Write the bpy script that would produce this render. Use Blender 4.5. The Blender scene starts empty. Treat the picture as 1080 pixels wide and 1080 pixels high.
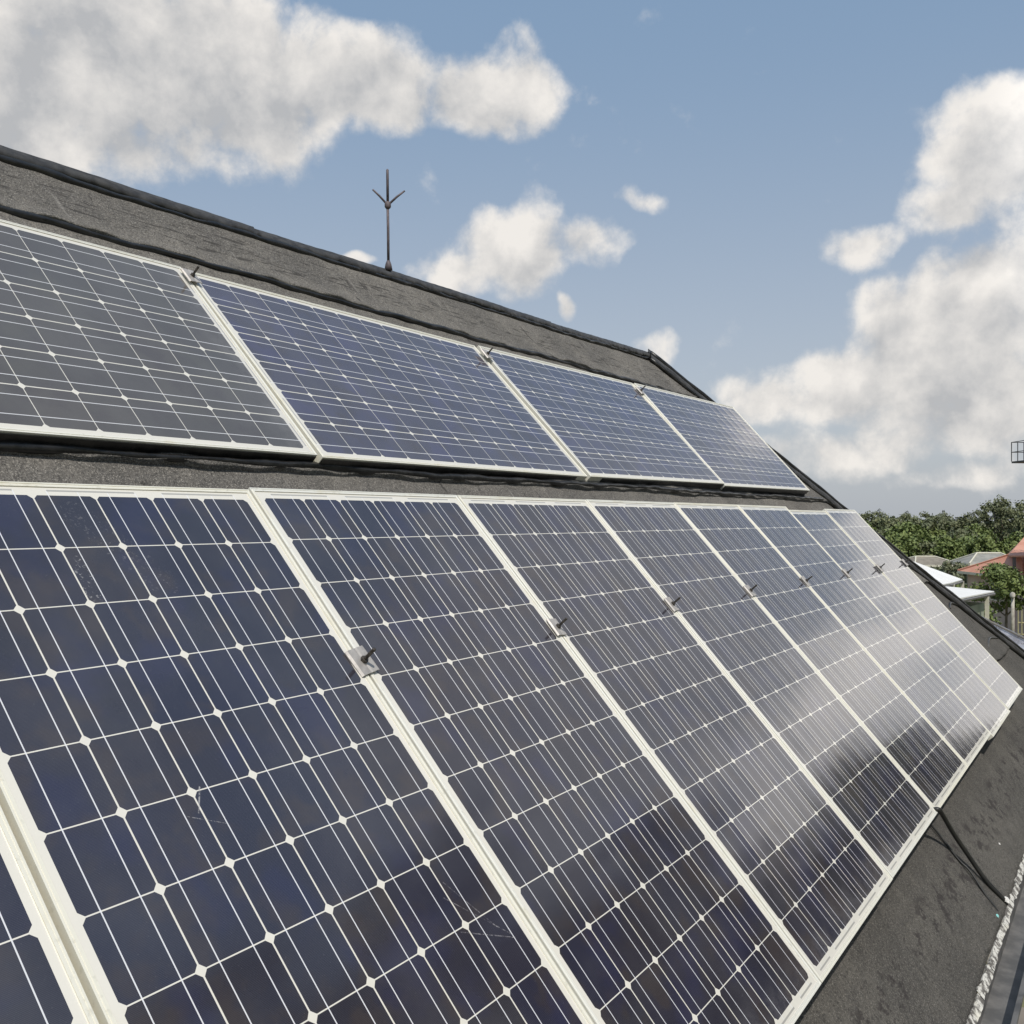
import bpy, bmesh, math, random
from mathutils import Vector, Matrix
R = math.radians
random.seed(7)
C = bpy.context.scene
COL = C.collection

# ------------------------------------------------------------------ frame of the roof slope
# u runs along the ridge, v down the slope, n into the roof; world X = u, Z = up
PITCH = R(47.615)
VV = Vector((0, -math.cos(PITCH), -math.sin(PITCH)))
NN = Vector((0, math.sin(PITCH), -math.cos(PITCH)))
ORG = Vector((0, 0, 7.5))
def W(u, v, n=0.0): return ORG + Vector((u, 0, 0)) + VV * v + NN * n

# ------------------------------------------------------------------ camera
cam_d = bpy.data.cameras.new('camera'); cam = bpy.data.objects.new('camera', cam_d); COL.objects.link(cam)
cam_d.sensor_width = 36; cam_d.lens = 36 * 1051.97 / 1080
cam_d.clip_start = 0.05; cam_d.clip_end = 5000
RT = Vector((0.53172, -0.84691, 0.00342)); UP = Vector((-0.00644, 0.0, 0.99998)); FW = Vector((0.84689, 0.53173, 0.00545))
CP = W(-0.9622, 1.4829, -1.4999)
m = Matrix((RT, UP, -FW)).transposed().to_4x4(); m.translation = CP
cam.matrix_world = m
C.camera = cam

# ------------------------------------------------------------------ node helper
class NT:
    def __init__(s, nt): s.nt = nt; s.N = nt.nodes; s.L = nt.links
    def node(s, t, **k):
        n = s.N.new(t)
        for a, b in k.items(): setattr(n, a, b)
        return n
    def put(s, inp, val):
        if isinstance(val, bpy.types.NodeSocket): s.L.new(val, inp)
        else: inp.default_value = val
    def m(s, op, *a, clamp=False):
        n = s.node('ShaderNodeMath', operation=op, use_clamp=clamp)
        for i, x in enumerate(a): s.put(n.inputs[i], x)
        return n.outputs[0]
    def v(s, op, *a):
        n = s.node('ShaderNodeVectorMath', operation=op)
        for i, x in enumerate(a):
            s.put(n.inputs[3] if (op == 'SCALE' and i == 1) else n.inputs[i], x)
        return n.outputs[1] if op in ('DOT_PRODUCT', 'LENGTH', 'DISTANCE') else n.outputs[0]
    def mix(s, f, a, b, blend='MIX'):
        n = s.node('ShaderNodeMix', data_type='RGBA', blend_type=blend)
        s.put(n.inputs[0], f)
        for i, x in ((6, a), (7, b)):
            s.put(n.inputs[i], x if isinstance(x, bpy.types.NodeSocket) else (*x[:3], 1))
        return n.outputs[2]
    def noise(s, vec, scale, detail=4, rough=.55, lac=2.0, typ='FBM', dist=0.0):
        n = s.node('ShaderNodeTexNoise'); s.put(n.inputs['Vector'], vec)
        n.inputs['Scale'].default_value = scale; n.inputs['Detail'].default_value = detail
        n.inputs['Roughness'].default_value = rough; n.inputs['Distortion'].default_value = dist
        return n.outputs[0]
    def ramp(s, f, a, b):     # smooth a..b -> 0..1
        n = s.node('ShaderNodeMapRange', interpolation_type='SMOOTHSTEP')
        s.put(n.inputs[0], f); n.inputs[1].default_value = a; n.inputs[2].default_value = b
        return n.outputs[0]
    def sep(s, vec):
        n = s.node('ShaderNodeSeparateXYZ'); s.L.new(vec, n.inputs[0]); return n.outputs

# ------------------------------------------------------------------ world: sky + clouds by direction
SUN = Vector((-0.38, -0.40, 0.83)).normalized()
world = bpy.data.worlds.new('World'); C.world = world; world.use_nodes = True
wt = NT(world.node_tree); world.node_tree.nodes.clear()
def pxdir(x, y): return (FW + RT * ((x - 540) / 1051.97) + UP * ((540 - y) / 1051.97)).normalized()
# cumulus banks: compass bearing and height given by a direction, half width, half height, strength
BL = [(90, 50, 240, 100, 1.0, 0), (60, 140, 200, 50, .8, 0), (240, 95, 120, 75, 1.0, 0), (330, 85, 80, 55, .9, 0), (405, 90, 75, 50, 1.0, 0), (520, 92, 62, 48, 1.05, 0),
      (245, 155, 40, 18, .7, 0), (-200, 60, 260, 160, 1.0, 0),
      (540, 262, 62, 50, .95, 0), (480, 288, 60, 30, .75, 0), (622, 250, 46, 32, .78, 0), (672, 214, 38, 14, .66, 0), (600, 326, 14, 15, .75, 0), (700, 360, 26, 18, .75, 0), (378, 271, 24, 9, .7, 0),
      (1075, 150, 85, 62, 1.0, 0), (1010, 215, 62, 34, .8, 0), (905, 262, 42, 26, .75, 0), (1080, 250, 80, 60, .6, 0),
      (1090, 300, 95, 60, 1.0, 0), (1000, 350, 100, 60, .95, 0), (920, 400, 120, 42, .9, 0), (820, 418, 70, 30, .8, 0), (1040, 420, 150, 60, .9, 0), (960, 470, 130, 30, .72, 0), (850, 478, 100, 26, .62, 0), (1020, 505, 100, 14, .6, 0),
      (1330, 350, 180, 110, .8, 0), (1650, 250, 260, 130, .8, 0), (1560, 430, 400, 90, .8, 0)]
g = bpy.data.node_groups.new('cloud_density', 'ShaderNodeTree')
g.interface.new_socket('Vector', in_out='INPUT', socket_type='NodeSocketVector')
g.interface.new_socket('D', in_out='OUTPUT', socket_type='NodeSocketFloat')
gt = NT(g); gi = gt.node('NodeGroupInput'); go = gt.node('NodeGroupOutput')
vec = gi.outputs[0]
wn = gt.node('ShaderNodeTexNoise'); gt.put(wn.inputs['Vector'], vec); wn.inputs['Scale'].default_value = 9; wn.inputs['Detail'].default_value = 3
warp = gt.v('SCALE', gt.v('SUBTRACT', wn.outputs[1], (.5, .5, .5)), .07)
vw = gt.v('ADD', vec, warp)
tot = None
for (x, y, a, b, st, _) in BL:
    c = pxdir(x, y)
    t1 = c.cross(Vector((0, 0, 1))).normalized(); t2 = t1.cross(c).normalized()
    ra, rb = a * 1.32 / 1052, b * 1.32 / 1052
    k = c.length
    p = gt.v('DOT_PRODUCT', vw, tuple(t1 / ra)); q = gt.v('DOT_PRODUCT', vw, tuple(t2 / rb))
    d2 = gt.m('MULTIPLY_ADD', q, q, gt.m('MULTIPLY', p, p))
    e = gt.m('MULTIPLY', gt.m('MAXIMUM', gt.m('SUBTRACT', 1.0, d2), 0.0), st)
    tot = e if tot is None else gt.m('SMOOTH_MAX', tot, e, .25)
f1 = gt.noise(vec, 13, 9, .58); f2 = gt.noise(vw, 38, 5, .6)
vo = gt.node('ShaderNodeTexVoronoi', feature='SMOOTH_F1'); gt.put(vo.inputs['Vector'], vw); vo.inputs['Scale'].default_value = 26
gx = gt.noise(vec, 3.2, 8, .55)
gen = gt.m('MULTIPLY', gt.m('SUBTRACT', gx, .56), 3.0)           # loose fair-weather cloud over the rest of the sky
fd = gt.v('DOT_PRODUCT', vec, tuple(pxdir(600, 260)))
gen = gt.m('SUBTRACT', gen, gt.m('MULTIPLY', gt.ramp(fd, .66, .84), 4.0))
B = gt.m('SUBTRACT', gt.m('MAXIMUM', gt.m('MULTIPLY', tot, 1.30), gen), .34)
Nn = gt.m('MULTIPLY', gt.m('SUBTRACT', f1, .5), 1.6)
Nn = gt.m('ADD', Nn, gt.m('MULTIPLY', gt.m('SUBTRACT', f2, .5), .45))
Nn = gt.m('SUBTRACT', Nn, gt.m('MULTIPLY', vo.outputs[0], .32))
gt.L.new(gt.m('ADD', B, Nn), go.inputs[0])
g.interface.new_socket('N', in_out='OUTPUT', socket_type='NodeSocketFloat')
gt.L.new(Nn, go.inputs[1])
sky = wt.node('ShaderNodeTexSky', sky_type='NISHITA'); sky.sun_disc = False
sky.sun_elevation = math.asin(SUN.z); sky.sun_rotation = math.atan2(SUN.x, SUN.y)
sky.air_density = 1.0; sky.dust_density = 2.5; sky.ozone_density = 1.0
tc = wt.node('ShaderNodeTexCoord'); dv = tc.outputs['Generated']
def dens(vec):
    n = wt.node('ShaderNodeGroup'); n.node_tree = g; wt.put(n.inputs[0], vec); return n.outputs
d0, n0 = dens(dv)
d1, n1 = dens(wt.v('ADD', dv, (-.014, .014, .034)))
cov = wt.ramp(d0, -.04, .52)
thick = wt.ramp(wt.m('SUBTRACT', d0, n0), .15, .85)
lit = wt.m('MULTIPLY_ADD', wt.m('SUBTRACT', d0, d1), .55, .86)
lit = wt.m('MULTIPLY_ADD', wt.m('SUBTRACT', n0, n1), .62, lit)
lit = wt.m('SUBTRACT', lit, wt.m('MULTIPLY', thick, .52), clamp=True)
ccol = wt.mix(lit, (4.9, 4.95, 5.05), (9.0, 8.6, 8.1))
el = wt.sep(dv)[2]
hz = wt.m('SUBTRACT', 1.0, wt.ramp(el, -.02, .50))
bst = wt.m('MULTIPLY_ADD', wt.ramp(wt.v('DOT_PRODUCT', dv, (math.cos(R(-15)) * math.cos(R(17)), math.sin(R(-15)) * math.cos(R(17)), math.sin(R(17)))), .925, .985), .9, 1.0)  # extra cloud brightness added right of the view, for the panels to mirror
ccol = wt.v('SCALE', ccol, bst)
air = wt.mix(hz, (2.65, 3.95, 5.7), (5.6, 5.95, 6.45))
base = wt.mix(.72, sky.outputs[0], air)
mirror_veil = wt.ramp(wt.v('DOT_PRODUCT', dv, (math.cos(R(-14)) * math.cos(R(26)), math.sin(R(-14)) * math.cos(R(26)), math.sin(R(26)))), .955, .998)  # added pale veil in unseen sky, there for the panels to mirror
base = wt.mix(wt.m('MULTIPLY', mirror_veil, .70), base, (6.7, 6.55, 6.5))
fin = wt.mix(wt.m('MULTIPLY', cov, .95), base, ccol)
bg = wt.node('ShaderNodeBackground'); wt.L.new(fin, bg.inputs[0]); bg.inputs[1].default_value = 0.1
wo = wt.node('ShaderNodeOutputWorld'); wt.L.new(bg.outputs[0], wo.inputs[0])
world.cycles.sampling_method = 'MANUAL'; world.cycles.sample_map_resolution = 512

sd = bpy.data.lights.new('sun', 'SUN'); sd.energy = 3.6; sd.angle = R(.53); sd.color = (1, .95, .87)
so = bpy.data.objects.new('sun', sd); COL.objects.link(so)
so.rotation_euler = SUN.to_track_quat('Z', 'Y').to_euler(); so.location = (0, 0, 40)
C.view_settings.view_transform = 'Standard'; C.view_settings.look = 'None'
C.view_settings.exposure = 0; C.view_settings.gamma = 1

# ------------------------------------------------------------------ materials
def mat(name, fn):
    mt = bpy.data.materials.new(name); mt.use_nodes = True; mt.node_tree.nodes.clear()
    t = NT(mt.node_tree); b = t.node('ShaderNodeBsdfPrincipled'); o = t.node('ShaderNodeOutputMaterial')
    t.L.new(b.outputs[0], o.inputs[0]); fn(t, b); return mt
def bump(t, b, h, dist, strength=1.0):
    n = t.node('ShaderNodeBump'); t.put(n.inputs['Height'], h); n.inputs['Distance'].default_value = dist
    n.inputs['Strength'].default_value = strength; t.L.new(n.outputs[0], b.inputs['Normal'])
def oc(t): return t.node('ShaderNodeTexCoord').outputs['Object']
def wear(name, c1, c2, scale=6, rough=.6, metal=0, bmp=0, detail=6, c3=None, sp=.5):
    def f(t, b):
        o = oc(t); n = t.noise(o, scale, detail, .6); col = t.mix(t.ramp(n, .35, .65), c1, c2)
        if c3: col = t.mix(t.ramp(t.noise(o, scale * 3.3, 4), .58, .68), col, c3)
        t.L.new(col, b.inputs['Base Color']); b.inputs['Roughness'].default_value = rough; b.inputs['Metallic'].default_value = metal
        b.inputs['Specular IOR Level'].default_value = sp
        if bmp: bump(t, b, n, bmp)
    return mat(name, f)

def m_roof(t, b, k=1.0):
    o = oc(t)
    s1 = t.noise(o, 210, 3, .75); s2 = t.noise(o, 95, 3, .7); big = t.noise(o, 2.2, 6, .62); mid = t.noise(o, 11, 6, .65)
    def kk(c): return tuple(q * k for q in c)
    col = t.mix(t.ramp(big, .35, .68), kk((.110, .103, .094)), kk((.175, .162, .143)))
    col = t.mix(t.ramp(mid, .5, .72), col, kk((.125, .117, .107)))
    col = t.mix(t.m('MULTIPLY', t.ramp(s1, .53, .63), .62), col, kk((.46, .43, .38)))
    col = t.mix(t.m('MULTIPLY', t.ramp(s2, .52, .64), .6), col, kk((.045, .042, .04)))
    st = t.noise(t.v('MULTIPLY', o, (5.5, 1.2, 1.2)), 2.6, 6, .65)      # tar blotches in loose bands
    col = t.mix(t.m('MULTIPLY', t.ramp(st, .62, .68), .75), col, (.04, .037, .035))
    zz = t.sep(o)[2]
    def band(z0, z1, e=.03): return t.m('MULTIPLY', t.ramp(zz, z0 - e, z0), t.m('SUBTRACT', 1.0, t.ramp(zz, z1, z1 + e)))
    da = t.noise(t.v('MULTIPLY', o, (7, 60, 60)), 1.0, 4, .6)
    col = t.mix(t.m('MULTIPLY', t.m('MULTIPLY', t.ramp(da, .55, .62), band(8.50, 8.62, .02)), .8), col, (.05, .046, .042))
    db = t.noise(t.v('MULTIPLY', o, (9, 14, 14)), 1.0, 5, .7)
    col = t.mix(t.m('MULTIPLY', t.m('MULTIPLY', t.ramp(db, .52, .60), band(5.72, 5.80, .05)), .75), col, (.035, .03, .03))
    sc = t.noise(t.v('MULTIPLY', o, (3.2, .25, .25)), 9, 5, .7)
    col = t.mix(t.m('MULTIPLY', t.ramp(sc, .62, .70), .35), col, kk((.36, .34, .31)))
    t.L.new(col, b.inputs['Base Color']); b.inputs['Roughness'].default_value = .92; b.inputs['Specular IOR Level'].default_value = .25
    h = t.m('ADD', t.m('MULTIPLY', s1, .5), t.m('ADD', t.m('MULTIPLY', s2, .7), t.m('MULTIPLY', mid, 4.5)))
    bump(t, b, h, .008)
M_roof = mat('granulated_roofing', m_roof)
M_roof2 = mat('darker_granulated_roofing', lambda t, b: m_roof(t, b, .64))  # same roofing in a darker tone, for the lower courses
M_cap = wear('ridge_bitumen', (.028, .027, .027), (.06, .058, .056), 14, .55, 0, .0012)
M_tar_and_shade = wear('tar', (.008, .008, .008), (.02, .019, .018), 20, .35, 0, .004)  # real tar, and the black of the added shade strips

def m_frame(t, b):
    o = oc(t); n = t.noise(o, 5, 6, .6); n2 = t.noise(o, 60, 4, .6)
    oi = t.node('ShaderNodeObjectInfo').outputs['Random']
    c = t.mix(oi, (.72, .71, .65), (.74, .71, .60))
    c = t.mix(t.m('MULTIPLY', t.ramp(n, .52, .72), .6), c, (.62, .56, .40))
    c = t.mix(t.m('MULTIPLY', t.ramp(n2, .55, .7), .3), c, (.40, .38, .31))
    t.L.new(c, b.inputs['Base Color']); b.inputs['Metallic'].default_value = .15; b.inputs['Roughness'].default_value = .42
M_frame = mat('dull_aluminium_frame', m_frame)

CP_, PW, PH, MX, MY = .157, .999, 1.956, .0285, .036
def cell_material(name, marks=(), c1=(.010, .010, .029), c2=(.016, .013, .024), dk=.022):
    def f(t, b):
        o = oc(t); s = t.sep(o); x, y = s[0], t.m('MULTIPLY', s[1], -1.0)
        oi = t.node('ShaderNodeObjectInfo').outputs['Random']
        cx = t.m('DIVIDE', t.m('SUBTRACT', x, MX), CP_); cy = t.m('DIVIDE', t.m('SUBTRACT', y, MY), CP_)
        ix, iy = t.m('FLOOR', cx), t.m('FLOOR', cy)
        ax = t.m('MULTIPLY', t.m('ABSOLUTE', t.m('SUBTRACT', t.m('FRACT', cx), .5)), CP_)
        ay = t.m('MULTIPLY', t.m('ABSOLUTE', t.m('SUBTRACT', t.m('FRACT', cy), .5)), CP_)
        def lt(a, v): return t.m('LESS_THAN', a, v)
        def gt_(a, v): return t.m('GREATER_THAN', a, v)
        def mul(*a):
            r = a[0]
            for q in a[1:]: r = t.m('MULTIPLY', r, q)
            return r
        rng = mul(gt_(cx, 0.0), lt(cx, 6.0), gt_(cy, 0.0), lt(cy, 12.0))
        cell = mul(rng, lt(ax, CP_ / 2 - .0019), lt(ay, CP_ / 2 - .0013), lt(t.m('ADD', ax, ay), CP_ - .0132))
        bus = mul(lt(t.m('ABSOLUTE', t.m('SUBTRACT', ax, .0385)), .0013), gt_(cx, 0.0), lt(cx, 6.0), gt_(cy, -.08), lt(cy, 12.08))
        # collector ribbons at both ends, each joining two strings
        hx = t.m('FRACT', t.m('DIVIDE', cx, 2.0)); hb = t.m('FRACT', t.m('DIVIDE', t.m('ADD', cx, 1.0), 2.0))
        rib_t = mul(lt(t.m('ABSOLUTE', t.m('SUBTRACT', hx, .5)), .37), lt(t.m('ABSOLUTE', t.m('ADD', cy, .085)), .016), gt_(cx, 0.0), lt(cx, 6.0))
        rib_b = mul(lt(t.m('ABSOLUTE', t.m('SUBTRACT', hb, .5)), .40), lt(t.m('ABSOLUTE', t.m('SUBTRACT', cy, 12.085)), .016), gt_(cx, .1), lt(cx, 5.9))
        rib = t.m('MAXIMUM', rib_t, rib_b)
        cv = t.node('ShaderNodeCombineXYZ'); t.put(cv.inputs[0], ix); t.put(cv.inputs[1], iy); t.put(cv.inputs[2], t.m('MULTIPLY', oi, 37.0))
        wn = t.node('ShaderNodeTexWhiteNoise'); t.L.new(cv.outputs[0], wn.inputs[0])
        r1, rc = wn.outputs[0], wn.outputs[1]
        wv = t.v('ADD', o, cv.outputs[0])
        c = t.mix(r1, c1, c2)
        c = t.mix(t.m('MULTIPLY', t.sep(rc)[1], .35), c, (.022, .021, .022))
        cn = t.noise(wv, 9.0, 3, .5); cn2 = t.noise(o, 5.0, 3, .5)
        c = t.mix(t.m('MULTIPLY', t.ramp(cn, .48, .66), .55), c, (.036, .025, .022)); c = t.mix(t.m('MULTIPLY', t.ramp(cn2, .50, .68), .6), c, (c1[0] * 1.1, c1[1] * 1.15, c1[2] * (1.6 if c1[2] < c1[0] * 2.5 and c1[2] > c1[0] * 1.2 or c1[0] < .02 else 1.0)))
        # fine grid fingers, run across the busbars
        fg = t.m('FRACT', t.m('MULTIPLY', y, 1 / .0026)); c = t.mix(t.m('MULTIPLY', lt(fg, .14), .35), c, (.12, .12, .13))
        dust = t.noise(t.v('ADD', o, t.v('SCALE', (3.1, 7.7, 1.3), t.m('MULTIPLY', oi, 9.0))), 2.6, 6, .62); d2 = t.noise(o, 230, 3, .6)
        col = t.mix(cell, (.69, .66, .585), c)
        col = t.mix(t.m('MULTIPLY', bus, .9), col, (.74, .74, .76))
        col = t.mix(rib, col, (.36, .35, .32))
        dm = t.m('ADD', dk, t.m('MULTIPLY', t.ramp(dust, .35, .70), .045))
        dm = t.m('ADD', dm, t.m('MULTIPLY', t.ramp(d2, .66, .78), .10))
        edge = t.m('MULTIPLY', t.ramp(y, PH - .16, PH - .02), .16)   # silt that gathers against the lower rail
        dm = t.m('ADD', dm, mul(edge, t.ramp(t.noise(o, 9, 5, .7), .35, .7)))
        for (x0, y0, x1, y1, w, k) in marks:
            dx, dy = x1 - x0, y1 - y0; L2 = dx * dx + dy * dy
            px, py = t.m('SUBTRACT', x, x0), t.m('SUBTRACT', y, y0)
            h = t.m('DIVIDE', t.m('ADD', t.m('MULTIPLY', px, dx), t.m('MULTIPLY', py, dy)), L2, clamp=True)
            ex = t.m('SUBTRACT', px, t.m('MULTIPLY', h, dx)); ey = t.m('SUBTRACT', py, t.m('MULTIPLY', h, dy))
            dd = t.m('SQRT', t.m('ADD', t.m('MULTIPLY', ex, ex), t.m('MULTIPLY', ey, ey)))
            br = t.ramp(t.noise(o, 160 if w < .004 else 70, 4, .7), .42, .6) if w < .004 else t.ramp(t.noise(o, 120, 4, .75), .56, .66)
            dm = t.m('ADD', dm, mul(lt(dd, w), br, k))
        col = t.mix(t.m('MINIMUM', dm, .9), col, (.40, .385, .38))
        t.L.new(col, b.inputs['Base Color'])
        b.inputs['IOR'].default_value = 1.5; b.inputs['Specular IOR Level'].default_value = 1.0
        t.put(b.inputs['Roughness'], t.m('ADD', .065, t.m('MULTIPLY', dust, .05)))
        # each cell bows very slightly under the glass laminate
        hh = t.m('ADD', t.m('MULTIPLY', ax, ax), t.m('MULTIPLY', ay, ay))
        hh = t.m('ADD', t.m('MULTIPLY', hh, .045), t.m('MULTIPLY', t.noise(o, 2.2, 2, .5), .0009))
        bump(t, b, hh, 1.0)
    return mat(name, f)
M_cells = cell_material('solar_cells')
M_cells_brown = cell_material('solar_cells_brown', (), (.052, .044, .036), (.062, .051, .041), .10)
M_cells_violet = cell_material('solar_cells_violet', (), (.038, .033, .064), (.046, .040, .064), .075)
M_cells_marked = cell_material('solar_cells_marked', (
    (.335, .865, .365, .815, .0016, .8), (.300, .862, .385, .905, .0010, .45), (.790, 1.30, .935, 1.37, .0012, .5), (.80, 1.22, .93, 1.36, .0010, .45),
    (.825, 1.19, .90, 1.33, .0010, .4), (.37, .235, .36, .33, .020, .6), (.43, .10, .55, .30, .045, .15)))
M_alu = wear('weathered_plate', (.34, .32, .30), (.46, .43, .40), 40, .5, .35, .0005)
M_bolt = wear('blackened_bolt', (.05, .045, .04), (.16, .14, .12), 60, .5, .7)
M_rail = wear('galvanised_rail', (.30, .30, .29), (.42, .41, .39), 12, .5, .5)
M_iron = wear('rusty_painted_iron', (.085, .07, .075), (.15, .12, .125), 25, .65, .2, .001)
M_cable = wear('black_cable_sheath', (.012, .012, .012), (.025, .024, .022), 30, .45)
def m_drip(t, b):
    o = oc(t); s = t.v('MULTIPLY', o, (1, 1, 1))
    n = t.noise(s, 22, 6, .65); n2 = t.noise(o, 7, 5, .6); n3 = t.noise(o, 90, 3, .6)
    c = t.mix(t.ramp(n, .45, .56), (.62, .60, .55), (.12, .11, .10))
    c = t.mix(t.ramp(n2, .55, .66), c, (.70, .67, .58)); c = t.mix(t.m('MULTIPLY', t.ramp(n3, .56, .64), .7), c, (.06, .055, .05))
    t.L.new(c, b.inputs['Base Color']); b.inputs['Roughness'].default_value = .75; bump(t, b, n, .004)
M_drip = mat('flaking_white_edge', m_drip)
M_gutter = wear('grey_gutter', (.10, .10, .10), (.18, .175, .17), 9, .5, .2)
M_wall = wear('cream_render', (.50, .46, .38), (.58, .54, .46), 3, .85)
M_glassd = wear('dark_pane', (.02, .025, .03), (.04, .045, .05), 3, .08)
def m_ground(t, b):
    o = oc(t); n = t.noise(o, .05, 8, .6); n2 = t.noise(o, .7, 6, .65); n3 = t.noise(o, 9, 4, .6)
    c = t.mix(t.ramp(n, .42, .6), (.13, .14, .05), (.20, .17, .10)); c = t.mix(t.m('MULTIPLY', t.ramp(n2, .45, .62), .8), c, (.075, .10, .035))
    c = t.mix(t.m('MULTIPLY', n3, .4), c, (.24, .22, .12)); t.L.new(c, b.inputs['Base Color']); b.inputs['Roughness'].default_value = 1
    bump(t, b, n2, .2)
M_ground = mat('grassy_earth', m_ground)
M_yard = wear('bare_brown_earth', (.17, .145, .12), (.21, .18, .15), .8, .95, 0, .01)
def m_leaf(name, a, c_, d):
    def f(t, b):
        oi = t.node('ShaderNodeObjectInfo').outputs['Random']; o = oc(t)
        n = t.noise(o, .9, 4, .6); n2 = t.noise(o, 7, 2, .6)
        c = t.mix(t.ramp(n, .38, .62), a, c_); c = t.mix(t.m('MULTIPLY', oi, .6), c, d); c = t.mix(t.m('MULTIPLY', t.ramp(n2, .5, .7), .45), c, (.14, .17, .07))
        t.L.new(c, b.inputs['Base Color']); b.inputs['Roughness'].default_value = .6
        b.inputs['Specular IOR Level'].default_value = .3
    return mat(name, f)
M_leaf = m_leaf('wood_foliage', (.085, .105, .050), (.21, .22, .11), (.15, .16, .10))
M_leaf2 = m_leaf('garden_foliage', (.085, .12, .035), (.20, .24, .075), (.14, .18, .055))
M_bark = wear('bark', (.10, .08, .06), (.17, .14, .11), 8, .9, 0, .02)

# ------------------------------------------------------------------ mesh helpers
def link(name, bm, mt, parent=None, smooth=False):
    me = bpy.data.meshes.new(name); bm.normal_update(); bm.to_mesh(me); bm.free()
    if smooth:
        for p in me.polygons: p.use_smooth = True
    for q in (mt if isinstance(mt, (list, tuple)) else [mt]): me.materials.append(q)
    o = bpy.data.objects.new(name, me); COL.objects.link(o)
    if parent: o.parent = parent
    return o
def tag(o, label, cat, group=None):
    o['label'] = label; o['category'] = cat
    if group: o['group'] = group
    return o
def struct(o): o['kind'] = 'structure'; return o
def empty(name, loc=(0, 0, 0), rot=(0, 0, 0)):
    o = bpy.data.objects.new(name, None); COL.objects.link(o); o.location = loc; o.rotation_euler = rot
    o.empty_display_size = .1; return o
def box(bm, a, b, mtx=None, bev=0):
    (x0, y0, z0), (x1, y1, z1) = a, b
    vs = [bm.verts.new(Vector(p) if mtx is None else mtx @ Vector(p)) for p in
          ((x0, y0, z0), (x1, y0, z0), (x1, y1, z0), (x0, y1, z0), (x0, y0, z1), (x1, y0, z1), (x1, y1, z1), (x0, y1, z1))]
    fs = [bm.faces.new([vs[i] for i in q]) for q in ((0, 3, 2, 1), (4, 5, 6, 7), (0, 1, 5, 4), (1, 2, 6, 5), (2, 3, 7, 6), (3, 0, 4, 7))]
    if bev:
        es = list({e for f in fs for e in f.edges}); bmesh.ops.bevel(bm, geom=es, offset=bev, segments=2, affect='EDGES')
def prism(bm, poly, thick):
    """extrude a polygon (list of Vectors) by the vector thick"""
    a = [bm.verts.new(p) for p in poly]; b = [bm.verts.new(p + thick) for p in poly]
    bm.faces.new(a); bm.faces.new(list(reversed(b)))
    n = len(poly)
    for i in range(n): bm.faces.new((a[i], b[i], b[(i + 1) % n], a[(i + 1) % n]))
    bmesh.ops.recalc_face_normals(bm, faces=bm.faces)
def tube(bm, pts, rad, seg=10, cap=True):
    pts = [Vector(p) for p in pts]; rings = []
    rr = rad if isinstance(rad, (list, tuple)) else [rad] * len(pts)
    for i, p in enumerate(pts):
        d = (pts[min(i + 1, len(pts) - 1)] - pts[max(i - 1, 0)]).normalized()
        a = d.orthogonal().normalized() if i == 0 else (pa - d * pa.dot(d)).normalized()
        pa = a; b = d.cross(a)
        rings.append([bm.verts.new(p + (a * math.cos(2 * math.pi * k / seg) + b * math.sin(2 * math.pi * k / seg)) * rr[i]) for k in range(seg)])
    for r0, r1 in zip(rings, rings[1:]):
        for k in range(seg): bm.faces.new((r0[k], r0[(k + 1) % seg], r1[(k + 1) % seg], r1[k]))
    if cap: bm.faces.new(list(reversed(rings[0]))); bm.faces.new(rings[-1])
def smoothpts(ps, n=6):
    ps = [Vector(p) for p in ps]; out = []
    for i in range(len(ps) - 1):
        p0, p1, p2, p3 = ps[max(i - 1, 0)], ps[i], ps[i + 1], ps[min(i + 2, len(ps) - 1)]
        for k in range(n):
            t = k / n
            out.append(.5 * ((2 * p1) + (p2 - p0) * t + (2 * p0 - 5 * p1 + 4 * p2 - p3) * t * t + (3 * p1 - p0 - 3 * p2 + p3) * t ** 3))
    return out + [ps[-1]]

# ------------------------------------------------------------------ ground
bm = bmesh.new(); S = 2500
bmesh.ops.create_grid(bm, x_segments=40, y_segments=40, size=S)
struct(link('ground', bm, M_ground))
bm = bmesh.new(); box(bm, (-14, -9, -.3), (16, 7, .02)); struct(link('yard', bm, M_yard))

# ------------------------------------------------------------------ the house under the panels
RN = .15                      # roof surface lies this far behind the panels' glass
EV, RV = 2.50, -1.80          # eave and ridge along the slope
UL = -9.0
def hipu(v): return 6.72 + (v + 1.86) * .965
house = empty('house', (0, 0, 0))
tag(house, 'house with steep hipped roof of dark granulated roofing that carries all the solar panels', 'house')
ridge_w = W(0, RV, RN); eave_w = W(0, EV, RN)
yr, zr, ye, ze = ridge_w.y, ridge_w.z, eave_w.y, eave_w.z
yb = 2 * yr - ye
rnd = random.Random(3)
def wav(u, ph, a=1.0):
    return a * (.45 * math.sin(u * 5.1 + ph) + .3 * math.sin(u * 13.7 + ph * 2.3) + .25 * math.sin(u * 31 + ph * 3.1) + .35 * math.sin(u * 2.1 + ph * 1.7))
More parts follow.
